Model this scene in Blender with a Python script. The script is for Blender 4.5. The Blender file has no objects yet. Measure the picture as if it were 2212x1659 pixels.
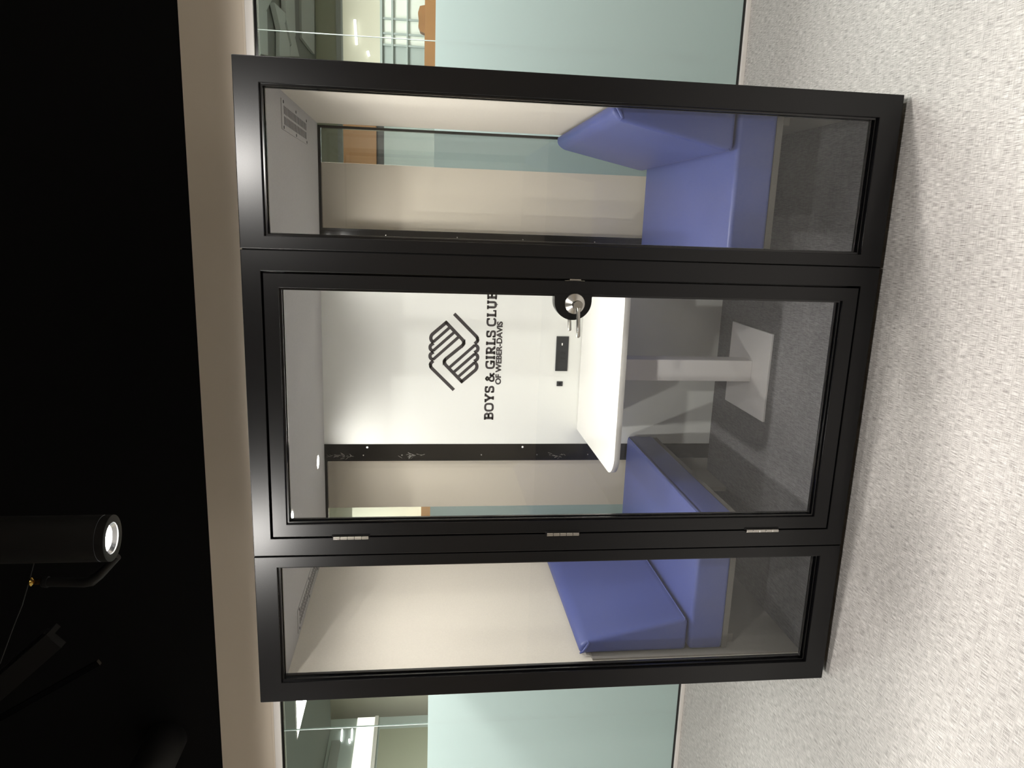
import bpy, bmesh, math, random
from mathutils import Vector, Matrix
random.seed(7)
S = bpy.context.scene
COL = S.collection

# ------------------------------------------------------------------ camera
F_PX = 1576.33
cam_d = bpy.data.cameras.new('camera'); cam = bpy.data.objects.new('camera', cam_d); COL.objects.link(cam)
cam_d.sensor_fit = 'HORIZONTAL'; cam_d.sensor_width = 36.0; cam_d.lens = F_PX / 2212.0 * 36.0
cam_d.clip_start = 0.02; cam_d.clip_end = 100
right = Vector((0.97572332, 0.21886182, 0.00796910))
down = Vector((0.03451103, -0.11771950, -0.99244703))
fwd = Vector((-0.21627065, 0.96862873, -0.12241481))
# the photograph was taken with the phone turned on its side: picture-left is up
M = Matrix((down, right, -fwd)).transposed().to_4x4()
M.translation = Vector((1.7599, -2.4570, 1.6186))
cam.matrix_world = M
S.camera = cam

# ------------------------------------------------------------------ world and exposure
w = bpy.data.worlds.new('world'); S.world = w; w.use_nodes = True
w.node_tree.nodes['Background'].inputs[0].default_value = (0.9, 0.95, 1.0, 1)
w.node_tree.nodes['Background'].inputs[1].default_value = 0.02
vs = S.view_settings
vs.view_transform = 'Standard'; vs.look = 'None'; vs.gamma = 1.0; vs.use_curve_mapping = False
vs.exposure = 0.93
LAMP_W = 48.0        # ceiling cylinders
POD_W = 24.5          # downlights inside the pod
BACK_E = 18.0         # unseen light panels added in the office behind the film
WARM = (1.0, 0.965, 0.915)

FL = -0.025          # room floor level (the pod frame starts at z = 0)

# ------------------------------------------------------------------ materials
def srgb(r, g, b):
    f = lambda c: (c / 255 / 12.92) if c / 255 <= 0.04045 else ((c / 255 + 0.055) / 1.055) ** 2.4
    return (f(r), f(g), f(b), 1)

def mat(name, col, rough=0.5, metal=0.0, spec=0.5, bump=None, vary=None, coat=0.0):
    m = bpy.data.materials.new(name); m.use_nodes = True
    nt = m.node_tree; b = nt.nodes['Principled BSDF']
    b.inputs['Base Color'].default_value = col; b.inputs['Roughness'].default_value = rough
    b.inputs['Metallic'].default_value = metal; b.inputs['Specular IOR Level'].default_value = spec
    if coat: b.inputs['Coat Weight'].default_value = coat
    tc = nt.nodes.new('ShaderNodeTexCoord')
    if vary:
        sc, amt = vary
        n = nt.nodes.new('ShaderNodeTexNoise'); n.inputs['Scale'].default_value = sc; n.inputs['Detail'].default_value = 3
        nt.links.new(tc.outputs['Object'], n.inputs['Vector'])
        mx = nt.nodes.new('ShaderNodeMix'); mx.data_type = 'RGBA'
        mx.inputs[6].default_value = tuple(c * (1 - amt) for c in col[:3]) + (1,)
        mx.inputs[7].default_value = tuple(min(1, c * (1 + amt)) for c in col[:3]) + (1,)
        nt.links.new(n.outputs['Fac'], mx.inputs[0]); nt.links.new(mx.outputs[2], b.inputs['Base Color'])
    if bump:
        sc, st, dist = bump
        n2 = nt.nodes.new('ShaderNodeTexNoise'); n2.inputs['Scale'].default_value = sc; n2.inputs['Detail'].default_value = 2
        nt.links.new(tc.outputs['Object'], n2.inputs['Vector'])
        bp = nt.nodes.new('ShaderNodeBump'); bp.inputs['Strength'].default_value = st; bp.inputs['Distance'].default_value = dist
        nt.links.new(n2.outputs['Fac'], bp.inputs['Height']); nt.links.new(bp.outputs['Normal'], b.inputs['Normal'])
    return m

def weave(name, light, dark, scale, ratio, lo, hi, bump=0.3, rough=0.6, wx=0.66):
    """threads running along x and along y: two stretched noises, darkest wins"""
    m = bpy.data.materials.new(name); m.use_nodes = True
    nt = m.node_tree; b = nt.nodes['Principled BSDF']; b.inputs['Roughness'].default_value = rough
    b.inputs['Specular IOR Level'].default_value = 0.35
    tc = nt.nodes.new('ShaderNodeTexCoord'); outs = []
    for sx, sy in ((scale / ratio, scale), (scale, scale / ratio)):
        mp = nt.nodes.new('ShaderNodeMapping'); mp.inputs['Scale'].default_value = (sx, sy, scale)
        nt.links.new(tc.outputs['Object'], mp.inputs['Vector'])
        n = nt.nodes.new('ShaderNodeTexNoise'); n.inputs['Scale'].default_value = 1.0; n.inputs['Detail'].default_value = 1.0
        n.inputs['Roughness'].default_value = 0.6
        nt.links.new(mp.outputs['Vector'], n.inputs['Vector'])
        r = nt.nodes.new('ShaderNodeMapRange'); r.inputs['From Min'].default_value = lo; r.inputs['From Max'].default_value = hi
        nt.links.new(n.outputs['Fac'], r.inputs['Value']); outs.append(r.outputs['Result'])
    mn = nt.nodes.new('ShaderNodeMath'); mn.operation = 'MULTIPLY'; mn.inputs[1].default_value = wx
    nt.links.new(outs[1], mn.inputs[0])
    hf = nt.nodes.new('ShaderNodeMath'); hf.operation = 'MULTIPLY_ADD'; hf.inputs[1].default_value = 1 - wx
    nt.links.new(outs[0], hf.inputs[0]); nt.links.new(mn.outputs[0], hf.inputs[2])
    mx = nt.nodes.new('ShaderNodeMix'); mx.data_type = 'RGBA'
    mx.inputs[6].default_value = dark; mx.inputs[7].default_value = light
    nt.links.new(hf.outputs[0], mx.inputs[0]); nt.links.new(mx.outputs[2], b.inputs['Base Color'])
    bp = nt.nodes.new('ShaderNodeBump'); bp.inputs['Strength'].default_value = bump; bp.inputs['Distance'].default_value = 0.001
    nt.links.new(hf.outputs[0], bp.inputs['Height']); nt.links.new(bp.outputs['Normal'], b.inputs['Normal'])
    return m

def glass(name, tint=(1, 1, 1, 1), f0=0.04, rough=0.0):
    """architectural pane: clear straight through, Schlick reflection on each face"""
    m = bpy.data.materials.new(name); m.use_nodes = True
    nt = m.node_tree; nt.nodes.clear()
    out = nt.nodes.new('ShaderNodeOutputMaterial')
    tr = nt.nodes.new('ShaderNodeBsdfTransparent'); tr.inputs['Color'].default_value = tint
    gl = nt.nodes.new('ShaderNodeBsdfGlossy'); gl.inputs['Roughness'].default_value = rough
    lw = nt.nodes.new('ShaderNodeLayerWeight'); lw.inputs['Blend'].default_value = 0.5
    pw = nt.nodes.new('ShaderNodeMath'); pw.operation = 'POWER'; pw.inputs[1].default_value = 5
    nt.links.new(lw.outputs['Facing'], pw.inputs[0])
    ma = nt.nodes.new('ShaderNodeMath'); ma.operation = 'MULTIPLY_ADD'; ma.inputs[1].default_value = 1 - f0; ma.inputs[2].default_value = f0
    nt.links.new(pw.outputs[0], ma.inputs[0])
    mx = nt.nodes.new('ShaderNodeMixShader')
    nt.links.new(ma.outputs[0], mx.inputs[0]); nt.links.new(tr.outputs[0], mx.inputs[1]); nt.links.new(gl.outputs[0], mx.inputs[2])
    nt.links.new(mx.outputs[0], out.inputs['Surface'])
    return m

def emit(name, col, strength):
    m = bpy.data.materials.new(name); m.use_nodes = True
    nt = m.node_tree; nt.nodes.clear()
    out = nt.nodes.new('ShaderNodeOutputMaterial'); e = nt.nodes.new('ShaderNodeEmission')
    e.inputs['Color'].default_value = tuple(col[:3]) + (1,); e.inputs['Strength'].default_value = strength
    nt.links.new(e.outputs[0], out.inputs['Surface'])
    return m

def film(name, col):
    m = bpy.data.materials.new(name); m.use_nodes = True
    nt = m.node_tree; nt.nodes.clear()
    out = nt.nodes.new('ShaderNodeOutputMaterial')
    d = nt.nodes.new('ShaderNodeBsdfDiffuse'); t = nt.nodes.new('ShaderNodeBsdfTranslucent')
    d.inputs['Color'].default_value = col; t.inputs['Color'].default_value = col
    mx = nt.nodes.new('ShaderNodeMixShader'); mx.inputs[0].default_value = 0.3
    nt.links.new(d.outputs[0], mx.inputs[1]); nt.links.new(t.outputs[0], mx.inputs[2]); nt.links.new(mx.outputs[0], out.inputs['Surface'])
    return m

MT = {
 'floor': weave('woven_vinyl', srgb(214, 210, 206), srgb(120, 115, 112), 640, 24, 0.34, 0.64, 0.25, 0.55),
 'carpet': weave('dark_carpet', srgb(118, 116, 117), srgb(62, 62, 64), 700, 22, 0.32, 0.68, 0.3, 0.8),
 'beige': mat('beige_paint', srgb(236, 224, 207), 0.75, vary=(3, 0.02), bump=(300, 0.08, 0.001)),
 'black_paint': mat('black_paint', srgb(14, 14, 15), 0.9, spec=0.2),
 'frame': mat('black_powder_coat', srgb(11, 11, 13), 0.26, spec=0.4, bump=(500, 0.05, 0.0006)),
 'gasket': mat('black_gasket', srgb(8, 8, 10), 0.15, spec=0.6),
 'black_gloss': mat('black_back_mullion', srgb(10, 10, 11), 0.12, spec=0.5, vary=(9, 0.3)),
 'felt_light': mat('light_felt', srgb(212, 206, 195), 0.95, spec=0.1, vary=(160, 0.07), bump=(420, 0.25, 0.001)),
 'felt_grey': mat('grey_felt', srgb(178, 176, 174), 0.95, spec=0.1, vary=(220, 0.12), bump=(420, 0.3, 0.001)),
 'board': mat('grey_board', srgb(128, 124, 118), 0.8, vary=(90, 0.05)),
 'dark_board': mat('taupe_board', srgb(94, 91, 85), 0.8, vary=(60, 0.05)),
 'white_panel': mat('white_panel', srgb(236, 237, 232), 0.32, spec=0.45, bump=(120, 0.06, 0.002)),
 'white_table': mat('white_laminate', srgb(246, 245, 240), 0.35, spec=0.4),
 'white_edge': mat('white_edge_band', srgb(205, 202, 198), 0.5),
 'grey_steel': mat('pale_grey_steel', srgb(230, 226, 224), 0.5, spec=0.4, bump=(500, 0.05, 0.0005)),
 'vinyl': mat('blue_vinyl', srgb(70, 81, 140), 0.42, spec=0.45, bump=(900, 0.03, 0.0005), vary=(5, 0.03)),
 'chrome': mat('satin_steel', srgb(190, 187, 180), 0.26, metal=1.0),
 'decal': mat('charcoal_decal', srgb(52, 48, 50), 0.5),
 'plastic': mat('black_plastic', srgb(38, 40, 42), 0.45),
 'dark': mat('void_black', srgb(6, 6, 6), 0.8),
 'alu': mat('pale_aluminium', srgb(224, 220, 215), 0.4, spec=0.5),
 'glass': glass('clear_glass', (0.985, 0.992, 0.99, 1)),
 'glass_green': glass('storefront_glass', (0.955, 0.98, 0.965, 1)),
 'joint': mat('glass_joint', srgb(225, 240, 235), 0.2, spec=0.6),
 'film': film('frosted_film', srgb(194, 211, 209)),
 'lens': emit('lamp_lens', (1, 0.99, 0.96), 14),
 'pod_lens': emit('pod_lens', WARM, 40),
 'refl': mat('lamp_reflector', srgb(200, 202, 204), 0.25, metal=1.0),
 'lamp': mat('matt_black_lamp', srgb(15, 15, 16), 0.55),
 'duct': mat('black_duct', srgb(15, 15, 16), 0.6),
 'brass': mat('brass', srgb(200, 160, 80), 0.25, metal=1.0),
 'wood': mat('orange_wood', srgb(152, 106, 58), 0.5, vary=(6, 0.18)),
 'office_dark': mat('office_dark_grey', srgb(92, 96, 90), 0.8, vary=(4, 0.04)),
 'office_panel': mat('office_ceiling_panel', srgb(150, 154, 150), 0.8, vary=(30, 0.05)),
 'office_panel_dark': mat('office_ceiling_panel_dark', srgb(84, 86, 84), 0.8),
 'office_wall': mat('office_wall', srgb(204, 200, 182), 0.8),
 'office_white': mat('office_white', srgb(232, 236, 226), 0.6),
 'office_grey': mat('office_grey', srgb(168, 178, 174), 0.7),
 'office_floor': mat('office_floor', srgb(160, 162, 158), 0.7),
 'olive': mat('office_olive', srgb(150, 152, 134), 0.8),
 'panel_added': emit('office_added_light', (1, 1, 0.96), BACK_E),
 'panel_bright': emit('office_bright_panel', (1, 1, 0.96), 24),
 'panel_far_added': emit('office_far_added_light', (1, 1, 0.96), 4.0),
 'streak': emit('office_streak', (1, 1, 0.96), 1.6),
}

# ------------------------------------------------------------------ mesh helpers
def new(name, bm, m, parent=None, smooth=False):
    me = bpy.data.meshes.new(name); bm.normal_update(); bm.to_mesh(me); bm.free()
    o = bpy.data.objects.new(name, me); COL.objects.link(o)
    me.materials.append(MT[m] if isinstance(m, str) else m)
    if smooth:
        for p in me.polygons: p.use_smooth = True
    if parent is not None: o.parent = parent
    return o

def struct(o): o['kind'] = 'structure'; return o
def tag(o, label, cat, group=None):
    o['label'] = label; o['category'] = cat
    if group: o['group'] = group
    return o
def empty(name, loc=(0, 0, 0)):
    o = bpy.data.objects.new(name, None); COL.objects.link(o); o.location = loc; o.empty_display_size = 0.1
    return o
def rel(parent, o):
    """children are modelled in world coordinates; keep them there under a moved Empty"""
    o.parent = parent; o.matrix_parent_inverse = Matrix.Translation(parent.location).inverted(); return o

def box(bm, x0, x1, y0, y1, z0, z1):
    vs_ = [bm.verts.new(p) for p in ((x0,y0,z0),(x1,y0,z0),(x1,y1,z0),(x0,y1,z0),(x0,y0,z1),(x1,y0,z1),(x1,y1,z1),(x0,y1,z1))]
    for f in ((0,3,2,1),(4,5,6,7),(0,1,5,4),(1,2,6,5),(2,3,7,6),(3,0,4,7)): bm.faces.new([vs_[i] for i in f])
    return vs_
def bevel(bm, wd, seg=2, edges=None):
    bmesh.ops.bevel(bm, geom=list(edges or bm.edges), offset=wd, segments=seg, profile=0.5, affect='EDGES')
def bx(name, x0, x1, y0, y1, z0, z1, m, parent=None, bev=0.0, seg=2, smooth=False):
    bm = bmesh.new(); box(bm, x0, x1, y0, y1, z0, z1)
    if bev: bevel(bm, bev, seg)
    return new(name, bm, m, parent, smooth)

def ring(name, ox0, ox1, oz0, oz1, ix0, ix1, iz0, iz1, y0, y1, m, parent=None, bev=0.0015):
    """rectangular frame with an opening, solid between y0 and y1"""
    bm = bmesh.new()
    def loop(x0, x1, z0, z1, y): return [bm.verts.new(p) for p in ((x0,y,z0),(x1,y,z0),(x1,y,z1),(x0,y,z1))]
    of, inf = loop(ox0,ox1,oz0,oz1,y0), loop(ix0,ix1,iz0,iz1,y0)
    ob, inb = loop(ox0,ox1,oz0,oz1,y1), loop(ix0,ix1,iz0,iz1,y1)
    sharp = []
    for i in range(4):
        j = (i+1) % 4
        bm.faces.new((of[i],of[j],inf[j],inf[i])); bm.faces.new((ob[j],ob[i],inb[i],inb[j]))
        bm.faces.new((of[j],of[i],ob[i],ob[j])); bm.faces.new((inf[i],inf[j],inb[j],inb[i]))
    bmesh.ops.recalc_face_normals(bm, faces=bm.faces)
    if bev:
        es = [e for e in bm.edges if len(e.link_faces) == 2 and e.calc_face_angle(0) > 0.5]
        bevel(bm, bev, 2, es)
    return new(name, bm, m, parent)

def prism(bm, poly, axis, a, b):
    """extrude a closed 2D polygon along an axis; axis 'y': poly=(x,z); 'z': poly=(x,y); 'x': poly=(y,z)"""
    def P(p, t):
        return {'y': (p[0], t, p[1]), 'z': (p[0], p[1], t), 'x': (t, p[0], p[1])}[axis]
    A = [bm.verts.new(P(p, a)) for p in poly]; B = [bm.verts.new(P(p, b)) for p in poly]
    n = len(poly)
    bm.faces.new(A); bm.faces.new(B[::-1])
    for i in range(n): bm.faces.new((A[i], B[i], B[(i+1) % n], A[(i+1) % n]))
    bmesh.ops.recalc_face_normals(bm, faces=bm.faces)

def lathe(bm, prof, origin, axis, seg=32):
    """revolve profile [(r, t)] about an axis direction through origin"""
    ax = Vector(axis).normalized(); u = ax.orthogonal().normalized(); v = ax.cross(u)
    o = Vector(origin); rings = []
    for r, t in prof:
        if r < 1e-6: rings.append([bm.verts.new(o + ax * t)])
        else: rings.append([bm.verts.new(o + ax * t + (u * math.cos(2*math.pi*k/seg) + v * math.sin(2*math.pi*k/seg)) * r) for k in range(seg)])
    for a, b in zip(rings, rings[1:]):
        for k in range(seg):
            k2 = (k+1) % seg
            if len(a) == 1 and len(b) == 1: continue
            if len(a) == 1: bm.faces.new((a[0], b[k], b[k2]))
            elif len(b) == 1: bm.faces.new((a[k], b[0], a[k2]))
            else: bm.faces.new((a[k], b[k], b[k2], a[k2]))
    bmesh.ops.recalc_face_normals(bm, faces=bm.faces)

def tube(bm, pts, r, seg=12, caps=True):
    pts = [Vector(p) for p in pts]; rings = []; prev = None
    rs = r if isinstance(r, (list, tuple)) else [r] * len(pts)
    for i, p in enumerate(pts):
        t = (pts[min(i+1, len(pts)-1)] - pts[max(i-1, 0)]).normalized()
        u = t.orthogonal().normalized() if prev is None else (prev - t * prev.dot(t)).normalized()
        prev = u; v = t.cross(u)
        rings.append([bm.verts.new(p + (u*math.cos(2*math.pi*k/seg) + v*math.sin(2*math.pi*k/seg)) * rs[i]) for k in range(seg)])
    for a, b in zip(rings, rings[1:]):
        for k in range(seg): bm.faces.new((a[k], a[(k+1)%seg], b[(k+1)%seg], b[k]))
    if caps: bm.faces.new(rings[0][::-1]); bm.faces.new(rings[-1])
    bmesh.ops.recalc_face_normals(bm, faces=bm.faces)

def ribbon(bm, pts, wd, y, depth=0.0006):
    """flat mitred band of width wd following (x, z) points"""
    n = len(pts); L = []; Rr = []
    for i in range(n):
        p = Vector(pts[i]); d0 = (p - Vector(pts[i-1])).normalized() if i > 0 else None
        d1 = (Vector(pts[i+1]) - p).normalized() if i < n-1 else None
        if d0 is None: d0 = d1
        if d1 is None: d1 = d0
        n0 = Vector((-d0.y, d0.x)); n1 = Vector((-d1.y, d1.x)); mm = n0 + n1
        if mm.length < 1e-5: mm = n0
        mm = mm.normalized(); k = wd / 2 / max(0.45, mm.dot(n0))
        L.append(p + mm * k); Rr.append(p - mm * k)
    poly = L + Rr[::-1]
    A = [bm.verts.new((q.x, y, q.y)) for q in poly]; B = [bm.verts.new((q.x, y - depth, q.y)) for q in poly]
    N = len(poly)
    for i in range(n - 1):
        j = N - 1 - i
        bm.faces.new((B[i], B[i+1], B[j-1], B[j]))
    for i in range(N): bm.faces.new((A[i], A[(i+1) % N], B[(i+1) % N], B[i]))

def smooth_by_angle(o, ang=0.6):
    me = o.data
    for p in me.polygons: p.use_smooth = True
    bm = bmesh.new(); bm.from_mesh(me)
    for e in bm.edges:
        if len(e.link_faces) == 2 and e.calc_face_angle(0) > ang: e.smooth = False
    bm.to_mesh(me); bm.free(); return o

# ------------------------------------------------------------------ the room
WY = 1.43            # plane of the glazed wall behind the pod
X0, X1, Y0 = -5.0, 6.5, -7.5
COLA, COLB = 0.18, 2.02
ZH, ZT, ZC = 2.425, 2.77, 4.4
struct(bx('floor', X0, X1, Y0, WY + 0.12, FL - 0.1, FL, 'floor'))
struct(bx('ceiling', X0, X1, Y0, WY + 0.12, ZC, ZC + 0.1, 'black_paint'))
struct(bx('wall_left', X0 - 0.12, X0, Y0, WY + 0.12, FL, ZC, 'beige'))
struct(bx('wall_right', X1, X1 + 0.12, Y0, WY + 0.12, FL, ZC, 'beige'))
struct(bx('wall_front', X0, X1, Y0 - 0.12, Y0, FL, ZC, 'beige'))
wb = bmesh.new(); box(wb, X0, X1, WY, WY + 0.12, ZH + 0.04, ZT); box(wb, COLA, COLB, WY, WY + 0.12, FL, ZH + 0.04)
struct(new('wall_back', wb, 'beige'))
struct(bx('wall_upper', X0, X1, WY + 0.004, WY + 0.12, ZT, ZC, 'black_paint'))
# trims of the storefront glazing
def storefront(n, xa, xb, joints):
    r = empty('window_%d' % n, (0.5 * (xa + xb), WY, FL)); struct(r)
    rel(r, bx('head_rail', xa, xb, WY - 0.022, WY + 0.11, ZH, ZH + 0.038, 'alu', bev=0.002))
    rel(r, bx('head_bead', xa, xb, WY - 0.010, WY + 0.1, ZH + 0.038, ZH + 0.052, 'beige', bev=0.002))
    rel(r, bx('sill_rail', xa, xb, WY - 0.022, WY + 0.11, FL, -0.004, 'alu', bev=0.002))
    rel(r, bx('sill_gasket', xa, xb, WY - 0.004, WY + 0.03, -0.004, 0.008, 'gasket'))
    rel(r, bx('head_gasket', xa, xb, WY - 0.004, WY + 0.03, ZH - 0.014, ZH, 'gasket'))
    xs = [xa] + joints + [xb]
    for a, b in zip(xs, xs[1:]):
        rel(r, bx('pane', a + 0.0015, b - 0.0015, WY + 0.002, WY + 0.012, -0.004, ZH, 'glass_green'))
        rel(r, bx('frosted_film', a, b, WY - 0.0005, WY + 0.0012, 0.009, 1.567, 'film'))
    for j in joints:
        rel(r, bx('glass_joint', j - 0.0015, j + 0.0015, WY + 0.002, WY + 0.012, -0.004, ZH - 0.014, 'joint'))
    return r
storefront(1, COLB, X1, [2.617, 3.9, 5.2])
storefront(2, X0, COLA, [-3.7, -2.45, -1.221])

# ------------------------------------------------------------------ ceiling cylinders (the room's lamps)
LAMPS = []
def cyl_lamp(x, y, label, first=None, k=1.0):
    zb = 2.705; r = 0.082
    root = empty('cylinder_downlight', (x, y, zb)); tag(root, label, 'lamp', 'black cylinder downlights hung from the black ceiling')
    if first is None:
        bm = bmesh.new(); lathe(bm, [(r, 0.030), (r, 0.62), (0.0, 0.62)], (0, 0, 0), (0, 0, 1), 48)
        lathe(bm, [(r - 0.002, 0.030), (r - 0.002, 0.026)], (0, 0, 0), (0, 0, 1), 48)
        smooth_by_angle(new('housing', bm, 'lamp', root))
        bm = bmesh.new(); lathe(bm, [(r, 0.026), (r, 0.0), (r - 0.004, -0.001), (0.056, 0.001), (0.056, 0.006)], (0, 0, 0), (0, 0, 1), 48)
        smooth_by_angle(new('trim_ring', bm, 'lamp', root))
        bm = bmesh.new(); lathe(bm, [(0.056, 0.006), (0.046, 0.020)], (0, 0, 0), (0, 0, 1), 48)
        smooth_by_angle(new('reflector', bm, 'refl', root))
        bm = bmesh.new(); lathe(bm, [(0.046, 0.019), (0.0, 0.019)], (0, 0, 0), (0, 0, 1), 48)
        new('lens', bm, 'lens', root)
        bm = bmesh.new(); tube(bm, [(0, 0, 0.62), (0, 0, ZC - zb)], 0.012, 10)
        new('stem', bm, 'lamp', root)
    else:
        for ch in first.children:
            if ch.type == 'MESH':
                c = ch.copy(); COL.objects.link(c); c.parent = root
    d = bpy.data.lights.new('downlight_beam', 'SPOT'); d.energy = LAMP_W * k; d.color = WARM
    d.spot_size = math.radians(178 if y < 0 else 173); d.spot_blend = 0.12 if y < 0 else 0.48; d.shadow_soft_size = 0.038
    lo = bpy.data.objects.new('downlight_beam', d); COL.objects.link(lo); lo.parent = root; lo.location = (0, 0, -0.012)
    return root
L0 = cyl_lamp(0.617, 0.10, 'black cylinder downlight glowing white, hung above the left half of the pod', None, 1.75)
for x, y, lb in ((2.57, 0.13, 'black cylinder downlight above the right front corner of the pod'), (-1.19, 0.10, 'black cylinder downlight left of the pod, in line with its front'),
                 (2.05, -2.1, 'black cylinder downlight over the open floor before the right pod window'), (-0.25, -2.1, 'black cylinder downlight over the open floor before the left pod window'),
                 (4.4, -1.9, 'unseen rightmost black cylinder downlight, added to light the open floor'), (-2.6, -1.9, 'unseen leftmost black cylinder downlight, added to light the open floor')):  # the two outermost front lamps are unseen, added for light
    cyl_lamp(x, y, lb, L0, 1.75 if y > 0 else 0.95)

# ------------------------------------------------------------------ black services under the black ceiling
r = empty('sprinkler_drop', (0.40, 0.2, 2.86))
tag(r, 'black drop pipe with brass fitting beside the glowing cylinder downlight', 'pipe')
bm = bmesh.new(); tube(bm, [(0.402, 0.2, 3.0), (0.397, 0.2, 2.86), (0.403, 0.2, 2.835), (0.425, 0.2, 2.805), (0.50, 0.2, 2.735)], [0.017, 0.018, 0.021, 0.017, 0.014], 14)
smooth_by_angle(rel(r, new('pipe', bm, 'duct')))
bm = bmesh.new(); lathe(bm, [(0.0, 0), (0.021, 0), (0.021, 0.012), (0.019, 0.02)], (0.402, 0.2, 2.985), (0, 0, 1), 14)
rel(r, new('collar', bm, 'duct'))
bm = bmesh.new(); lathe(bm, [(0.0, 0), (0.012, 0.0), (0.010, 0.02), (0.007, 0.028), (0.016, 0.034), (0.016, 0.038), (0.0, 0.038)], (0.404, 0.2, 3.008), (0, 0, 1), 16)
rel(r, new('brass_fitting', bm, 'brass'))
bm = bmesh.new(); tube(bm, [(0.50, 0.2, 3.02), (0.404, 0.2, 3.052), (0.31, 0.2, 3.085), (0.231, 0.2, 3.121), (0.075, 0.2, 3.186), (-0.4, 0.22, 3.5), (-1.0, 0.3, 4.4)], 0.0022, 6)
tag(new('ceiling_wire', bm, 'duct'), 'thin dark wire slanting up from the brass fitting', 'wire')

def bar(bm, a, b, wd, ht, up=(0, -1, 0)):
    a, b = Vector(a), Vector(b); t = (b - a).normalized(); s = t.cross(Vector(up)).normalized(); n = s.cross(t)
    q = [(-wd/2, -ht/2), (wd/2, -ht/2), (wd/2, ht/2), (-wd/2, ht/2)]
    A = [bm.verts.new(a + s*i + n*j) for i, j in q]; B = [bm.verts.new(b + s*i + n*j) for i, j in q]
    bm.faces.new(A[::-1]); bm.faces.new(B)
    for i in range(4): bm.faces.new((A[i], A[(i+1)%4], B[(i+1)%4], B[i]))
    bmesh.ops.recalc_face_normals(bm, faces=bm.faces)
r = empty('ceiling_beam', (-0.235, 0.9, 3.34)); tag(r, 'wide dark angled steel channel under the black ceiling', 'beam')
bm = bmesh.new(); bar(bm, (-0.245, 0.9, 3.345), (-1.2, 0.9, 4.39), 0.11, 0.05); rel(r, new('web', bm, 'duct'))
bm = bmesh.new(); bar(bm, (-0.19, 0.87, 3.33), (-1.14, 0.87, 4.38), 0.025, 0.10); rel(r, new('flange', bm, 'duct'))
bm = bmesh.new(); bar(bm, (-0.358, 0.86, 3.138), (-1.1, 0.86, 4.39), 0.026, 0.02)
tag(new('ceiling_rail', bm, 'gasket'), 'thin glossy dark rail beside the wide angled channel', 'rail')
r = empty('air_duct', (-1.4, 0.7, 3.0)); tag(r, 'dark round air duct elbow at the top left near the beige wall', 'duct')
pts = []
for k in range(13):
    a = math.radians(k * 90 / 12)
    pts.append((-1.50 + 0.27 * math.sin(a), 0.58 + 0.27 - 0.27 * math.cos(a), 3.12 - 0.004 * k))
for i in range(3):
    bm = bmesh.new(); tube(bm, pts[i*4:i*4+5], 0.115 + 0.003 * (i % 2), 24); smooth_by_angle(rel(r, new('elbow_segment', bm, 'duct')))
bm = bmesh.new(); tube(bm, [pts[-1], (pts[-1][0], WY + 0.002, pts[-1][2])], 0.113, 24); smooth_by_angle(rel(r, new('wall_run', bm, 'duct')))
bm = bmesh.new(); tube(bm, [(-4.6, 0.58, 3.16), pts[0]], 0.113, 24); smooth_by_angle(rel(r, new('duct_run', bm, 'duct')))

# ------------------------------------------------------------------ the pod
W_, H_ = 2.228, 2.2
pod = empty('meeting_pod', (W_ / 2, 0.65, FL))
tag(pod, 'black framed glass meeting pod with a glazed door and lettered white back panel', 'meeting pod')
def P(o): return rel(pod, o)
FD = 0.062           # frame depth
BKY = 1.26           # inner face of the back wall
CZ, FZ = 2.12, 0.038 # inner ceiling, inner floor
P(bx('plinth', 0.05, W_ - 0.05, 0.04, 1.28, FL, 0.0, 'dark'))
P(bx('floor_tray', 0.0, W_, FD, 1.32, 0.0, FZ - 0.006, 'frame'))
P(bx('carpet', 0.04, W_ - 0.04, FD, BKY, FZ - 0.006, FZ, 'carpet'))
P(bx('roof', 0.0, W_, FD, 1.32, CZ + 0.02, H_, 'frame', bev=0.002))
P(bx('ceiling_felt', 0.04, W_ - 0.04, FD, BKY, CZ, CZ + 0.02, 'felt_grey'))
for xa, xb, xf in ((0.0, 0.03, 0), (W_ - 0.03, W_, 1)):
    sp = P(bx('side_wall', xa, xb, FD, 1.32, 0.0, CZ + 0.02, 'frame'))
    a, b = (0.03, 0.042) if xf == 0 else (W_ - 0.042, W_ - 0.03)
    fe = bx('felt_lining', a, b, FD, BKY, FZ, CZ, 'felt_light'); rel(pod, fe)
    a, b = (0.042, 0.050) if xf == 0 else (W_ - 0.050, W_ - 0.042)
    P(bx('lower_lining', a, b, 0.118, BKY, FZ, 0.925, 'board'))
# back wall
bp_ = P(bx('back_panel', 0.602, 1.626, BKY, BKY + 0.035, FZ, CZ, 'white_panel'))
PX = {}
for k, (xa, xb) in enumerate(((0.520, 0.602), (1.626, 1.690))):
    ml = P(bx('back_mullion', xa, xb, BKY - 0.004, BKY + 0.035, FZ, CZ, 'black_gloss'))
    bm = bmesh.new()
    zs = (0.72, 1.0, 1.30, 1.62, 1.72, 1.92) if k == 0 else (0.75, 1.12, 1.45, 1.8)
    for z in zs: lathe(bm, [(0.0, -0.003), (0.003, -0.0025), (0.0045, 0)], (xa + (0.022 if k == 0 else 0.05), BKY - 0.004, z), (0, 1, 0), 10)
    sc = new('screw_heads', bm, 'chrome'); sc.parent = ml; sc['kind'] = 'stuff'
bm = bmesh.new()
for z in (1.90, 1.08): lathe(bm, [(0.0, -0.002), (0.004, -0.0018), (0.006, 0)], (0.585, BKY - 0.004, z), (0, 1, 0), 12)
P(new('white_screw_caps', bm, 'white_table'))['kind'] = 'stuff'
bm = bmesh.new()
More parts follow.
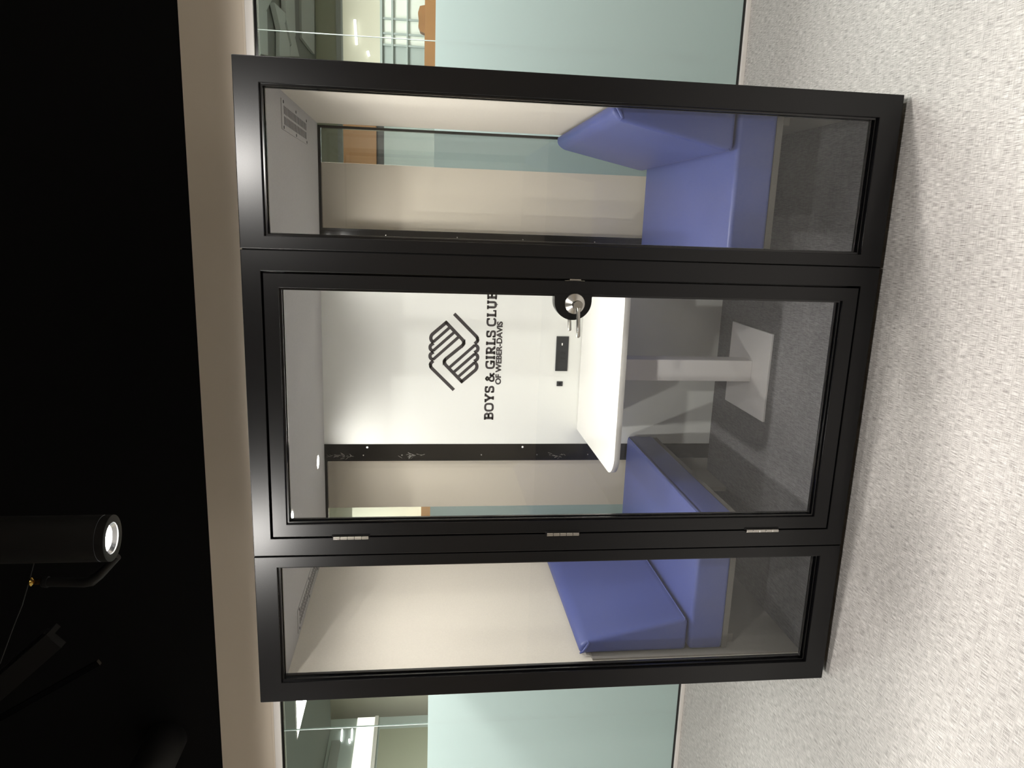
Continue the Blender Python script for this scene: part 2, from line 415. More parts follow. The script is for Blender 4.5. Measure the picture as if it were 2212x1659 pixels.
for zc, sp, n in ((2.04, 0.035, 26), (1.66, 0.022, 18), (0.885, 0.022, 14)):
    for k in range(n):
        x_, z_ = 0.540 + random.gauss(0, 0.006), zc + random.gauss(0, sp); L_ = random.uniform(0.006, 0.024); a_ = random.gauss(1.57, 0.5)
        ribbon(bm, [(x_, z_), (x_ + L_ * math.cos(a_), z_ + L_ * math.sin(a_))], random.uniform(0.0008, 0.0022), BKY - 0.0041, 0.0004)
P(new('glue_residue', bm, 'board'))['kind'] = 'stuff'
for xa, xb in ((0.05, 0.520), (1.690, W_ - 0.05)):
    P(bx('back_apron', xa, xb, BKY - 0.004, BKY + 0.03, FZ, 0.47, 'board'))
    P(ring('back_glazing_bead', xa, xb, 0.47, CZ, xa + 0.012, xb - 0.012, 0.482, CZ - 0.014, BKY, BKY + 0.03, 'gasket', bev=0.001))
    P(bx('back_pane', xa + 0.008, xb - 0.008, BKY + 0.010, BKY + 0.020, 0.476, CZ - 0.008, 'glass'))
# front: fixed side lights and the door surround
S1, S2, G = 0.581, 1.6475, 0.0018
def sidelight(name, xa, xb, ia, ib, dz=0.0):
    f = P(ring(name, xa, xb, 0.0, H_, ia, ib, 0.080, 2.122, 0.0, FD, 'frame', bev=0.0022))
    def sub(o): o.parent = f; return o
    sub(ring('glazing_gasket', ia - 0.002, ib + 0.002, 0.078, 2.124, ia + 0.007, ib - 0.007, 0.088, 2.114, 0.012, 0.020, 'gasket', bev=0.001))
    sub(ring('glazing_gasket', ia - 0.002, ib + 0.002, 0.078, 2.124, ia + 0.009, ib - 0.009, 0.090, 2.112, 0.034, 0.046, 'gasket', bev=0.001))
    sub(bx('side_pane', ia, ib, 0.022, 0.032, 0.080, 2.122, 'glass'))
    return f
sidelight('side_light_frame', 0.0, S1 - G, 0.0779, 0.5372)
sidelight('side_light_frame', S2 + G, W_, 1.6906, 2.1509)
P(ring('door_surround', S1 + G, S2 - G, 0.0, H_, 0.6485, 1.5787, 0.0644, 2.1388, 0.0, FD, 'frame', bev=0.0022))
bm = bmesh.new(); box(bm, S1 - 0.01, S1 + 0.01, 0.012, FD - 0.004, 0.004, H_ - 0.004); box(bm, S2 - 0.01, S2 + 0.01, 0.012, FD - 0.004, 0.004, H_ - 0.004)
P(new('seam_strip', bm, 'dark'))
P(ring('door_stop', 0.6445, 1.5827, 0.060, 2.143, 0.668, 1.558, 0.088, 2.116, 0.046, FD - 0.003, 'gasket', bev=0.001))
# door leaf
dl = empty('door', (0.6525, 0.0, 0.07)); rel(pod, dl)
def D(o):
    o.parent = dl; o.matrix_parent_inverse = (Matrix.Translation(dl.location)).inverted(); return o
D(ring('door_frame', 0.6530, 1.5722, 0.0690, 2.1335, 0.7004, 1.5255, 0.1249, 2.084, 0.001, 0.044, 'frame', bev=0.002))
D(ring('door_gasket', 0.698, 1.528, 0.1225, 2.0864, 0.7074, 1.5185, 0.1325, 2.0765, 0.010, 0.017, 'gasket', bev=0.001))
D(ring('door_gasket', 0.698, 1.528, 0.1225, 2.0864, 0.7094, 1.5165, 0.1345, 2.0745, 0.029, 0.040, 'gasket', bev=0.001))
D(bx('door_pane', 0.7004, 1.5255, 0.018, 0.028, 0.1249, 2.084, 'glass'))
# D shaped lock case on the stile
def lock_poly(s=0.0):
    cz, rr, cxx = 1.1075, 0.0645 - s, 1.503
    q = [(1.5275, cz + rr + 0.004), (1.516, cz + rr)]
    for k in range(0, 25):
        a = math.pi / 2 + math.pi * k / 24
        q.append((cxx + rr * math.cos(a), cz + rr * math.sin(a)))
    return q + [(1.516, cz - rr), (1.5275, cz - rr - 0.004)]
bm = bmesh.new(); prism(bm, lock_poly(), 'y', -0.001, 0.017); D(smooth_by_angle(new('lock_case', bm, 'frame')))
bm = bmesh.new(); prism(bm, lock_poly(0.001), 'y', 0.029, 0.052); D(smooth_by_angle(new('lock_case', bm, 'gasket')))
hx, hz = 1.495, 1.102
bm = bmesh.new(); lathe(bm, [(0.0, 0.0), (0.0355, 0.0), (0.0355, -0.004), (0.034, -0.006), (0.013, -0.017), (0.013, -0.022), (0.0115, -0.022), (0.0115, -0.045)], (hx, -0.001, hz), (0, 1, 0), 48)
D(smooth_by_angle(new('lever_rose', bm, 'chrome'), 0.4))
bm = bmesh.new()
lathe(bm, [(0.0, 0.0), (0.0155, 0.0), (0.0165, 0.003), (0.0165, 0.015), (0.0, 0.015)], (hx, -0.060, hz), (0, 1, 0), 32)
tube(bm, [(hx - 0.008, -0.053, hz - 0.002), (hx - 0.022, -0.054, hz - 0.003), (hx - 0.06, -0.054, hz - 0.005), (hx - 0.104, -0.052, hz - 0.008), (hx - 0.108, -0.050, hz - 0.008)], [0.0115, 0.0068, 0.0066, 0.0066, 0.004], 16)
D(smooth_by_angle(new('lever_handle', bm, 'chrome'), 0.7))
bm = bmesh.new()
lathe(bm, [(0.0, 0.0), (0.0355, 0.0), (0.034, 0.006), (0.013, 0.016), (0.0115, 0.05), (0.0, 0.05)], (hx, 0.052, hz), (0, 1, 0), 32)
tube(bm, [(hx - 0.004, 0.094, hz - 0.002), (hx - 0.06, 0.096, hz - 0.004), (hx - 0.104, 0.096, hz - 0.007), (hx - 0.108, 0.096, hz - 0.008)], [0.008, 0.0066, 0.0066, 0.004], 14)
D(smooth_by_angle(new('inner_lever', bm, 'chrome'), 0.7))
for z0, z1 in ((1.802, 1.926), (1.041, 1.162), (0.268, 0.396)):
    bm = bmesh.new(); n = 5; hh = (z1 - z0) / n
    for k in range(n):
        lathe(bm, [(0.0, k*hh + 0.0004), (0.0062, k*hh + 0.0004), (0.0068, k*hh + 0.0012), (0.0068, (k+1)*hh - 0.0012), (0.0062, (k+1)*hh - 0.0004), (0.0, (k+1)*hh - 0.0004)], (0.6495, -0.006, z0), (0, 0, 1), 20)
    box(bm, 0.6470, 0.6515, -0.004, 0.03, z0 + 0.001, z1 - 0.001)
    D(smooth_by_angle(new('hinge', bm, 'chrome'), 0.5))
    D(bx('hinge_recess', 0.6515, 0.6600, -0.0006, 0.01, z0 - 0.004, z1 + 0.004, 'dark'))
bm = bmesh.new(); box(bm, 1.5740, 1.5785, -0.004, 0.03, 1.084, 1.124); box(bm, 1.5722, 1.5735, -0.001, 0.03, 1.070, 1.140); bevel(bm, 0.0008, 1)
P(new('strike_plate', bm, 'chrome'))

# lettering and emblem on the white back panel
def arc(c, r_, a0, a1, n=8): return [(c[0] + r_ * math.cos(math.radians(a0 + (a1-a0)*k/n)), c[1] + r_ * math.sin(math.radians(a0 + (a1-a0)*k/n))) for k in range(n+1)]
def round_path(pts, rads, n=6):
    out = [pts[0]]
    for i in range(1, len(pts)-1):
        p = Vector(pts[i]); a = (Vector(pts[i-1]) - p); b = (Vector(pts[i+1]) - p); r_ = rads[i] if isinstance(rads, dict) and i in rads else 0
        if not r_: out.append(tuple(p)); continue
        la = p + a.normalized() * r_; lb = p + b.normalized() * r_
        for k in range(n+1):
            t = k / n; q = la * (1-t)**2 + p * 2*t*(1-t) + lb * t*t; out.append(tuple(q))
    out.append(pts[-1]); return out
EC = (465.0, 743.0)
def em(p): return (1.095 - (p[1] - EC[1]) * 0.000518, 1.456 - (p[0] - EC[0]) * 0.000518)
bm = bmesh.new(); YD = BKY - 0.0002
def both(path, wd=33):
    ribbon(bm, [em(p) for p in path], wd * 0.000518, YD)
    ribbon(bm, [em((2*EC[0]-p[0], 2*EC[1]-p[1])) for p in path], wd * 0.000518, YD)
# thumbs: one S from corner to corner
ribbon(bm, [em(p) for p in round_path([(375, 438), (566, 634), (558, 664), (372, 822), (364, 852), (555, 1048)], {1: 34, 2: 22, 3: 22, 4: 34})], 33*0.000518, YD)
# knuckle side of one hand and its turned twin
both(round_path([(393, 437), (240, 572), (230, 612), (258, 652)], {1: 16, 2: 22}))
for ya, yb in ((652, 740), (740, 828)):
    both(round_path([(262, ya + 2), (228, ya + 26), (228, yb - 26), (262, yb - 2)], {1: 16, 2: 16}))
both(round_path([(260, 832), (230, 862), (236, 896), (470, 1128)], {1: 18, 2: 18}))
for p, q in (((259, 641), (412, 500)), ((259, 729), (460, 545)), ((259, 818), (506, 590))):
    both([p, q], 29)
o = new('club_emblem', bm, 'decal'); o.parent = bp_; o['label'] = 'charcoal emblem of two clasped hands'

def slab(ch):
    """slab serif capitals on a 1-high grid: list of (points, width)"""
    t, h, s = 0.20, 0.135, 0.135        # stem, arm, serif thickness
    g = []
    def bar_(x0, x1, z0, z1): g.append(([(x0, (z0+z1)/2), (x1, (z0+z1)/2)], z1 - z0))
    def stem(x, ser=True, top=True, bot=True, wl=0.08, wr=0.08):
        g.append(([(x, 0), (x, 1)], t))
        if ser:
            if bot: bar_(x - t/2 - wl, x + t/2 + wr, 0, s)
            if top: bar_(x - t/2 - wl, x + t/2 + wr, 1 - s, 1)
    if ch == 'I': stem(0.21); wd = 0.42
    elif ch == 'L':
        stem(0.20); bar_(0.1, 0.68, 0, h); g.append(([(0.63, 0), (0.63, 0.34)], 0.11)); wd = 0.70
    elif ch == 'B':
        stem(0.20, wr=0)
        g.append((round_path([(0.2, 0.93), (0.64, 0.93), (0.64, 0.53), (0.2, 0.53)], {1: 0.2, 2: 0.2}), 0.15))
        g.append((round_path([(0.2, 0.52), (0.69, 0.52), (0.69, 0.07), (0.2, 0.07)], {1: 0.22, 2: 0.22}), 0.15)); wd = 0.80
    elif ch == 'R':
        stem(0.20, wr=0.06)
        g.append((round_path([(0.2, 0.93), (0.66, 0.93), (0.66, 0.47), (0.2, 0.47)], {1: 0.22, 2: 0.22}), 0.15))
        g.append(([(0.42, 0.46), (0.70, 0.06)], 0.19)); bar_(0.60, 0.86, 0, s); wd = 0.86
    elif ch == 'O':
        g.append((round_path([(0.45, 0.93), (0.10, 0.93), (0.10, 0.07), (0.45, 0.07)], {1: 0.32, 2: 0.32}), 0.165))
        g.append((round_path([(0.45, 0.07), (0.80, 0.07), (0.80, 0.93), (0.45, 0.93)], {1: 0.32, 2: 0.32}), 0.165)); wd = 0.90
    elif ch in 'CG':
        g.append((round_path([(0.74, 0.75), (0.68, 0.93), (0.10, 0.93), (0.10, 0.07), (0.70, 0.07), (0.76, 0.28)], {1: 0.12, 2: 0.32, 3: 0.32, 4: 0.14}), 0.16))
        g.append(([(0.74, 0.66), (0.74, 1.0)], 0.11))
        if ch == 'G':
            g.append(([(0.74, 0.0), (0.74, 0.44)], 0.17)); bar_(0.46, 0.86, 0.34, 0.48); wd = 0.88
        else: wd = 0.84
    elif ch == 'U':
        g.append((round_path([(0.19, 1.0), (0.19, 0.07), (0.69, 0.07), (0.69, 1.0)], {1: 0.25, 2: 0.25}), 0.18))
        bar_(0.0, 0.38, 1 - s, 1); bar_(0.52, 0.86, 1 - s, 1); wd = 0.88
    elif ch == 'Y':
        g.append(([(0.12, 0.95), (0.44, 0.44)], 0.19)); g.append(([(0.76, 0.95), (0.44, 0.44)], 0.17))
        g.append(([(0.44, 0.0), (0.44, 0.48)], t)); bar_(0.26, 0.62, 0, s); bar_(-0.02, 0.34, 1 - s, 1); bar_(0.58, 0.90, 1 - s, 1); wd = 0.88
    elif ch == 'S':
        g.append((round_path([(0.60, 0.74), (0.56, 0.93), (0.10, 0.93), (0.10, 0.56), (0.62, 0.48), (0.64, 0.07), (0.14, 0.07), (0.10, 0.28)], {1: 0.12, 2: 0.2, 3: 0.2, 4: 0.2, 5: 0.2, 6: 0.12}), 0.16))
        g.append(([(0.62, 0.66), (0.62, 1.0)], 0.10)); g.append(([(0.10, 0.0), (0.10, 0.34)], 0.10)); wd = 0.74
    elif ch == '&':
        g.append((round_path([(0.86, 0.06), (0.16, 0.80), (0.36, 0.96), (0.56, 0.78), (0.10, 0.42), (0.12, 0.06), (0.56, 0.06), (0.76, 0.46)], {1: 0.14, 2: 0.13, 3: 0.14, 4: 0.2, 5: 0.2, 6: 0.2}), 0.15))
        bar_(0.62, 0.92, 0.40, 0.52); bar_(0.72, 0.94, 0, 0.12); wd = 0.96
    else: wd = 0.40
    return g, wd
text, tot, gap = 'BOYS & GIRLS CLUBS', 0.0, 0.07
for ch in text: tot += slab(ch)[1] + gap if ch != ' ' else 0.30
xl, xr, zb, zt = 0.734, 1.456, 1.2435, 1.2905
sx = (xr - xl) / (tot - gap); sz = zt - zb
bm = bmesh.new(); x = xl
for ch in text:
    if ch == ' ': x += 0.30 * sx; continue
    g, wd = slab(ch)
    for pts, ww in g: ribbon(bm, [(x + p[0] * sx, zb + p[1] * sz) for p in pts], ww * 1.3 * (sx + sz) / 2, YD)
    x += (wd + gap) * sx
o = new('club_lettering', bm, 'decal'); o.parent = bp_; o['label'] = 'bold slab serif charcoal lettering'
def font_text(name, body, xl, xr, zb, zt, y, m):
    cu = bpy.data.curves.new(name, 'FONT'); cu.body = body; cu.extrude = 0.0; cu.offset = 0.012
    to = bpy.data.objects.new(name, cu); COL.objects.link(to)
    bpy.context.view_layer.update()
    me = bpy.data.meshes.new_from_object(to.evaluated_get(bpy.context.evaluated_depsgraph_get()))
    bpy.data.objects.remove(to)
    xs = [v.co.x for v in me.vertices]; ys = [v.co.y for v in me.vertices]
    a, b, c, d = min(xs), max(xs), min(ys), max(ys)
    for v in me.vertices:
        v.co = (xl + (v.co.x - a) / (b - a) * (xr - xl), y, zb + (v.co.y - c) / (d - c) * (zt - zb))
    bm = bmesh.new(); bm.from_mesh(me); src = [(v.co.copy()) for v in bm.verts]; fs = [[v.index for v in f.verts] for f in bm.faces]
    for k, (ddx, ddz) in enumerate(((-0.0015, 0), (0.0015, 0), (0, 0.001), (0, -0.001), (0.001, 0.0008), (-0.001, -0.0008))):
        nv = [bm.verts.new((c.x + ddx, c.y - 0.00002 * (k + 1), c.z + ddz)) for c in src]
        for f in fs: bm.faces.new([nv[i] for i in f])
    bm.to_mesh(me); bm.free()
    me.materials.clear(); me.materials.append(MT[m])
    o = bpy.data.objects.new(name, me); COL.objects.link(o); return o
o = font_text('branch_lettering', 'OF WEBER-DAVIS', 0.928, 1.258, 1.2085, 1.2375, BKY - 0.0008, 'decal'); o.parent = bp_; o['label'] = 'plain charcoal capitals under the bold lettering'

# power outlet and data jack
po = empty('power_outlet', (1.095, BKY, 0.89)); rel(pod, po)
def O(o):
    o.parent = po; o.matrix_parent_inverse = Matrix.Translation(po.location).inverted(); return o
O(ring('bezel', 1.003, 1.188, 0.858, 0.923, 1.011, 1.180, 0.866, 0.915, BKY - 0.006, BKY, 'plastic', bev=0.0015))
O(bx('face', 1.010, 1.181, BKY - 0.004, BKY, 0.865, 0.916, 'plastic', bev=0.001))
O(bx('socket_module', 1.058, 1.110, BKY - 0.0055, BKY - 0.003, 0.870, 0.911, 'plastic', bev=0.001))
O(bx('switch_module', 1.020, 1.050, BKY - 0.0055, BKY - 0.003, 0.874, 0.907, 'plastic', bev=0.001))
bm = bmesh.new()
for xx in (1.072, 1.098):
    box(bm, xx - 0.004, xx - 0.002, BKY - 0.0060, BKY - 0.005, 0.886, 0.896); box(bm, xx + 0.003, xx + 0.005, BKY - 0.0060, BKY - 0.005, 0.886, 0.896)
    lathe(bm, [(0.0, -0.0005), (0.0028, -0.0005), (0.0028, 0)], (xx, BKY - 0.0055, 0.878), (0, 1, 0), 10)
O(new('socket_hole', bm, 'dark'))
O(bx('usb_port', 1.140, 1.152, BKY - 0.0052, BKY - 0.003, 0.889, 0.895, 'white_table'))
dj = P(ring('data_jack', 0.921, 0.947, 0.879, 0.911, 0.929, 0.940, 0.888, 0.900, BKY - 0.005, BKY, 'plastic', bev=0.0015))
P(bx('jack_hole', 0.926, 0.943, BKY - 0.0015, BKY, 0.885, 0.903, 'dark'))

# ceiling vents: plate, slots, screws
for xa, xb in ((2.055, 2.160), (W_ - 2.160, W_ - 2.055)):
    ya, yb = 0.345, 0.935
    vp = empty('ceiling_vent', ((xa+xb)/2, (ya+yb)/2, CZ)); rel(pod, vp)
    def V(o):
        o.parent = vp; o.matrix_parent_inverse = Matrix.Translation(vp.location).inverted(); return o
    V(bx('vent_plate', xa, xb, ya, yb, CZ - 0.003, CZ, 'felt_grey', bev=0.001))
    bm = bmesh.new()
    for row in (0, 1):
        x0_ = xa + 0.020 + row * 0.036
        for k in range(20):
            yc = ya + 0.045 + k * (yb - ya - 0.09) / 19
            box(bm, x0_, x0_ + 0.028, yc - 0.005, yc + 0.005, CZ - 0.0035, CZ - 0.0025)
    sl = V(new('vent_slots', bm, 'dark')); sl['kind'] = 'stuff'
    bm = bmesh.new()
    for xx in (xa + 0.009, xb - 0.009):
        for yy in (ya + 0.03, (ya + yb) / 2, yb - 0.03): lathe(bm, [(0.0, -0.0015), (0.006, -0.0012), (0.006, 0)], (xx, yy, CZ - 0.003), (0, 0, 1), 10)
    s_ = V(new('vent_screws', bm, 'dark')); s_['kind'] = 'stuff'

# pod downlights
for x, y in ((0.605, 0.275), (0.595, 0.995), (W_ - 0.605, 0.275), (W_ - 0.595, 0.995)):
    dlamp = empty('pod_downlight', (x, y, CZ)); rel(pod, dlamp)
    bm = bmesh.new(); lathe(bm, [(0.040, 0), (0.040, -0.004), (0.031, -0.005), (0.031, -0.001)], (x, y, CZ), (0, 0, 1), 28)
    o = new('trim', bm, 'alu'); o.parent = dlamp; o.matrix_parent_inverse = Matrix.Translation(dlamp.location).inverted()
    bm = bmesh.new(); lathe(bm, [(0.031, 0), (0.031, -0.004), (0.0, -0.006)], (x, y, CZ), (0, 0, 1), 28)
    o = new('lens', bm, 'pod_lens'); o.parent = dlamp; o.matrix_parent_inverse = Matrix.Translation(dlamp.location).inverted()
    d = bpy.data.lights.new('pod_beam', 'SPOT'); d.energy = POD_W * (1.0 if y < 0.6 else 0.26); d.color = WARM; d.spot_size = math.radians(172); d.spot_blend = 1.0; d.shadow_soft_size = 0.03
    lo = bpy.data.objects.new('pod_beam', d); COL.objects.link(lo); lo.location = (0, 0, -0.012); lo.parent = dlamp

# ------------------------------------------------------------------ benches
def cushion(name, poly, ya, yb, m, bev=0.022, seg=4):
    bm = bmesh.new(); prism(bm, poly, 'y', ya, yb); bevel(bm, bev, seg)
    return new(name, bm, m, smooth=True)
def bench(mirror, label):
    X = (lambda v: W_ - v) if mirror else (lambda v: v)
    r = empty('bench', (X(0.35), 0.70, FZ)); tag(r, label, 'bench', 'blue upholstered benches')
    def A(o): return rel(r, o)
    A(cushion('seat_cushion', [(X(0.054), 0.368), (X(0.648), 0.368), (X(0.652), 0.500), (X(0.640), 0.512), (X(0.054), 0.512)], 0.148, 1.245, 'vinyl', 0.016))
    xs = sorted((X(0.054), X(0.640)))
    A(bx('seat_board', xs[0], xs[1], 0.156, 1.245, 0.344, 0.369, 'dark_board', bev=0.002))
    xs = sorted((X(0.30), X(0.56)))
    A(bx('support_panel', X(0.44) - 0.012, X(0.44) + 0.012, 0.98, 1.245, FZ, 0.345, 'board', bev=0.002))
    A(bx('wall_cleat', min(X(0.052), X(0.09)), max(X(0.052), X(0.09)), 0.2, 1.245, 0.30, 0.345, 'board', bev=0.002))
    bk = A(cushion('backrest', [(X(0.052), 0.524), (X(0.190), 0.524), (X(0.196), 0.545), (X(0.112), 0.945), (X(0.088), 0.972), (X(0.052), 0.974)], 0.150, 1.235, 'vinyl', 0.016))
    # tucked corner fold at the front top end of the backrest
    bm = bmesh.new()
    tube(bm, [(X(0.056), 0.150, 0.972), (X(0.066), 0.1475, 0.958), (X(0.084), 0.147, 0.946), (X(0.102), 0.149, 0.936), (X(0.108), 0.154, 0.944)], [0.003, 0.006, 0.0065, 0.005, 0.002], 10)
    o = new('corner_fold', bm, 'vinyl', smooth=True); o.parent = bk
    return r
bench(False, 'blue vinyl bench against the left side wall of the pod')
bench(True, 'blue vinyl bench against the right side wall of the pod')

# ------------------------------------------------------------------ table
tb = empty('table', (1.10, 0.868, FZ)); tag(tb, 'white pedestal table with rounded front corners against the lettered panel', 'table')
def T(o): return rel(tb, o)
poly = [(0.684, 1.256)]
poly += [(0.684 + 0.10 - 0.10 * math.cos(a), 0.480 + 0.10 - 0.10 * math.sin(a)) for a in [math.pi/2 * k / 10 for k in range(11)]]
poly += [(1.545 - 0.10 + 0.10 * math.sin(a), 0.480 + 0.10 - 0.10 * math.cos(a)) for a in [math.pi/2 * k / 10 for k in range(11)]]
poly += [(1.545, 1.256)]
bm = bmesh.new(); prism(bm, poly, 'z', 0.765, 0.790)
bevel(bm, 0.0015, 2, [e for e in bm.edges if abs(e.verts[0].co.z - e.verts[1].co.z) < 1e-6])
o = T(new('table_top', bm, 'white_table')); o.data.materials.append(MT['white_edge'])
for p in o.data.polygons:
    if abs(p.normal.z) < 0.5: p.material_index = 1
smooth_by_angle(o, 0.5)
T(bx('column', 1.050, 1.152, 0.817, 0.919, FZ + 0.01, 0.757, 'grey_steel', bev=0.003))
T(bx('mounting_plate', 0.95, 1.25, 0.72, 1.02, 0.757, 0.765, 'grey_steel', bev=0.001))
T(bx('base_plate', 0.894, 1.306, 0.650, 1.087, FZ, FZ + 0.010, 'grey_steel', bev=0.002))

# ------------------------------------------------------------------ the office beyond the glazing
OZ = 2.70
struct(bx('office_floor', -4.5, X1 + 1, WY + 0.12, 8.1, FL - 0.1, FL, 'office_floor'))
oc = struct(bx('office_ceiling', -4.5, X1 + 1, WY + 0.12, 5.6, OZ, OZ + 0.1, 'office_dark'))
struct(bx('office_ceiling_far', -6.5, X1 + 1, 5.6, 8.1, 2.86, 2.96, 'office_wall'))
bh = bmesh.new(); box(bh, 0.0, X1 + 1, 5.6, 5.75, 2.50, 2.90)
struct(new('office_bulkhead', bh, 'olive'))
struct(bx('trim_1', 0.0, X1 + 1, 5.59, 5.76, 2.45, 2.50, 'office_panel'))
struct(bx('office_wall_back', 0.0, X1 + 1, 8.0, 8.1, 2.17, 2.86, 'office_wall'))
struct(bx('office_wall_low', 0.0, X1 + 1, 8.0, 8.1, FL, 0.9, 'office_wall'))
struct(bx('office_wall_inner', -6.5, 0.0, 6.2, 6.3, FL, 2.86, 'office_wall'))
struct(bx('office_wall_side', -0.1, 0.0, 6.3, 8.0, FL, 2.86, 'office_wall'))
struct(bx('office_wall_right', X1 + 1, X1 + 1.1, WY + 0.12, 8.1, FL, 2.96, 'office_wall'))
struct(bx('office_wall_left', -4.5, -4.4, WY + 0.12, 5.75, FL, 2.96, 'office_grey'))
# angular acoustic panels under the dark office ceiling
AP = [[(3.06,2.66),(3.1,2.83),(3.06,2.95),(2.79,2.93),(2.74,2.62)], [(3.12,2.88),(3.2,3.19),(3.06,2.95)],
 [(3.07,2.98),(3.12,3.11),(3.02,3.25),(2.85,3.21),(2.79,2.95)], [(3.19,3.22),(3.23,3.65),(3.17,3.64),(3.06,3.42)],
 [(3.05,3.44),(3.17,3.66),(3.06,3.87),(2.97,3.86),(2.88,3.41)], [(3.33,3.67),(3.44,4.08),(3.17,4.08),(3.06,3.88),(3.19,3.66)],
 [(3.17,4.1),(3.06,4.31),(2.97,3.86),(3.04,3.87)], [(3.45,4.13),(3.55,4.5),(3.09,4.45),(3.06,4.31),(3.25,4.12)],
 [(3.56,4.53),(3.77,5.34),(3.27,5.26),(3.25,4.5)]]
for poly, m, dz in zip(AP, ('office_panel', 'office_panel', 'office_panel_dark', 'office_panel', 'office_panel', 'office_panel', 'office_panel', 'office_panel_dark', 'office_panel'), (0, .01, .03, 0, .012, 0, .01, .03, .015)):
    bm = bmesh.new(); prism(bm, poly, 'z', 2.655 + dz, 2.69 + dz * 0.3); o = new('acoustic_panel', bm, m); o.parent = oc
# office ceiling light panels: the glowing left one, the rest added unseen for light
def light_panel(xa, xb, ya, yb, z, label, grp=None, m='panel_added'):
    r = empty('light_panel', ((xa + xb) / 2, (ya + yb) / 2, z)); tag(r, label, 'ceiling light', grp)
    rel(r, ring_h('rim', xa, xb, ya, yb, z)); rel(r, bx('diffuser', xa + 0.012, xb - 0.012, ya + 0.012, yb - 0.012, z - 0.006, z - 0.001, m))
def ring_h(name, xa, xb, ya, yb, z):
    bm = bmesh.new()
    for a, b, c, d in ((xa, xb, ya, ya + 0.012), (xa, xb, yb - 0.012, yb), (xa, xa + 0.012, ya + 0.012, yb - 0.012), (xb - 0.012, xb, ya + 0.012, yb - 0.012)): box(bm, a, b, c, d, z - 0.010, z - 0.001)
    return new(name, bm, 'alu')
light_panel(-2.78, -1.55, 3.345, 4.05, OZ, 'white glowing ceiling panel seen through the left window above the film', None, 'panel_bright')
light_panel(2.6, 4.6, 1.75, 2.35, OZ, 'unseen ceiling panel just behind the right window, added to light the film', )  # this and the next are added to light the film from behind
light_panel(-3.6, -1.6, 1.75, 2.15, OZ, 'unseen ceiling panel just behind the left window, added to light the film')
light_panel(1.0, 6.0, 6.3, 7.3, 2.86, 'unseen ceiling panel behind the far bulkhead, added to light the far wall', None, 'panel_far_added')  # added out of view to brighten the far end of the office
# left side wall of the office: band, cream panel, lit streaks, lower board
r = empty('wall_panel', (-4.4, 5.3, 2.17)); tag(r, 'cream panel given a weak glow, on the grey office wall seen through the left window', 'screen')
rel(r, bx('panel_face', -4.398, -4.37, 4.2, 5.72, 2.17, 2.385, emit('cream_glow', srgb(246, 246, 226), 0.85)))  # the cream panel's brightness is put in as weak emission
rel(r, bx('panel_rail', -4.398, -4.36, 4.2, 5.73, 2.125, 2.168, 'alu'))
tag(bx('wall_board', -4.398, -4.38, 4.2, 5.50, 1.2, 2.10, 'olive', bev=0.003), 'olive grey board below the cream panel behind the left window', 'board')
tag(bx('wall_band', -4.398, -4.385, 4.2, 5.35, 2.55, 2.66, 'office_panel', bev=0.003), 'grey band under the dark ceiling edge behind the left window', 'panel')
for ya, yb, z, lb in ((5.33, 5.53, 2.545, 'long upper bright light streak on the wall above the cream panel'), (5.34, 5.53, 2.425, 'long lower bright light streak just over the cream panel'), (5.29, 5.35, 2.443, 'short bright light streak beside the lower long one')):
    bm = bmesh.new(); tube(bm, [(-4.385, ya, z), (-4.385, yb, z + 0.012)], 0.011, 8); tag(new('wall_light', bm, 'streak'), lb, 'light', 'light streaks on the office wall')
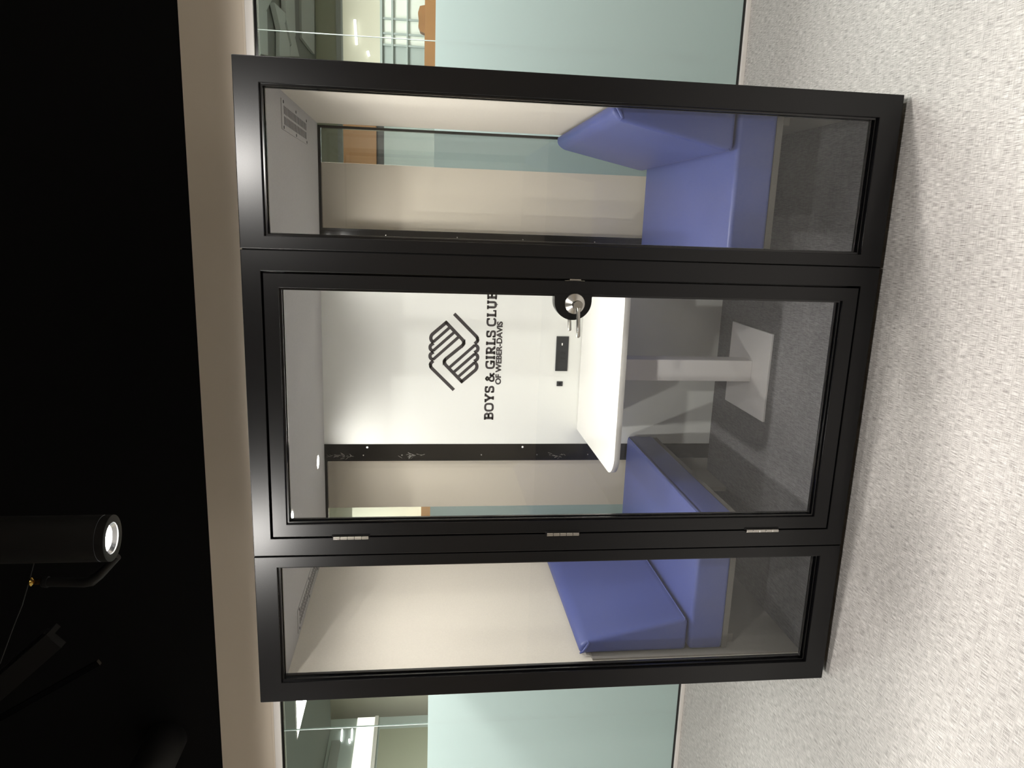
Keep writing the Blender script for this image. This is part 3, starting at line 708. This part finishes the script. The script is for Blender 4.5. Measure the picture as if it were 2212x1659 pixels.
# far window wall of the office
fw = empty('window_3', (3.9, 8.0, 0.9)); struct(fw)
for xa, xb, m in ((0.1, 2.2, 'office_white'), (2.2, 3.72, 'office_white'), (3.72, 3.98, 'office_grey'), (3.98, 4.12, 'office_white'), (4.12, 4.30, 'office_white'), (4.30, 5.4, 'office_white'), (5.4, 7.3, 'office_white')):
    rel(fw, bx('window_panel', xa + 0.012, xb - 0.012, 8.03, 8.06, 0.9, 2.17, m))
    rel(fw, bx('window_mullion', xb - 0.012, xb + 0.012, 8.0, 8.07, 0.9, 2.17, 'office_grey'))
rel(fw, bx('window_transom', 0.0, 7.4, 7.99, 8.07, 2.03, 2.055, 'office_grey')); rel(fw, bx('window_transom', 0.0, 7.4, 7.99, 8.07, 1.84, 1.855, 'office_grey'))
rel(fw, bx('window_head', 0.0, 7.4, 7.985, 8.07, 2.17, 2.20, 'office_grey'))
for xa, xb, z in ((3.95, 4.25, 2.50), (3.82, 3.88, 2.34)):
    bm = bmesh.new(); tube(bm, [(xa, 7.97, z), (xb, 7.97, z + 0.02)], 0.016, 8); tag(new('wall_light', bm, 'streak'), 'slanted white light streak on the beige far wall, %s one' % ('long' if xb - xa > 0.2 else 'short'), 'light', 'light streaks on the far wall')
# wooden counter and tall cabinet
r = empty('wood_counter', (3.9, 4.2, FL)); tag(r, 'orange wood counter end with a rounded top seen above the right film', 'counter')
rel(r, bx('counter_body', 2.95, 5.0, 4.02, 4.6, FL, 1.50, 'office_grey')); rel(r, bx('counter_top', 2.93, 5.02, 4.0, 4.62, 1.50, 1.620, 'wood', bev=0.004))
bm = bmesh.new(); prism(bm, [(3.245, 1.62), (3.30, 1.60), (3.42, 1.60), (3.46, 1.62), (3.45, 1.66), (3.40, 1.675), (3.35, 1.668), (3.30, 1.672), (3.26, 1.655)], 'y', 4.05, 4.13); rel(r, new('rounded_end', bm, 'wood'))
r = empty('tall_cabinet', (2.35, 4.3, FL)); tag(r, 'tall grey cabinet with an orange wood top box seen through the right back glass', 'cabinet')
rel(r, bx('cabinet_body', 1.95, 2.86, 4.02, 4.5, FL, 1.95, 'office_grey', bev=0.004)); rel(r, bx('shadow_gap', 1.96, 2.85, 4.04, 4.5, 1.95, 2.012, 'plastic')); rel(r, bx('top_box', 1.95, 2.86, 4.0, 4.5, 2.012, 2.282, 'wood', bev=0.004))
r = empty('low_shelf', (-1.0, 4.2, FL)); tag(r, 'wood topped shelf seen through the left back glass behind the bench', 'shelf')
rel(r, bx('shelf_body', -1.6, -0.3, 4.02, 4.4, FL, 1.52, 'office_grey')); rel(r, bx('shelf_top', -1.62, -0.28, 4.0, 4.42, 1.52, 1.618, 'wood', bev=0.003))
rel(r, bx('shelf_back', -1.6, -0.3, 4.36, 4.4, 1.618, 2.285, 'office_wall'))
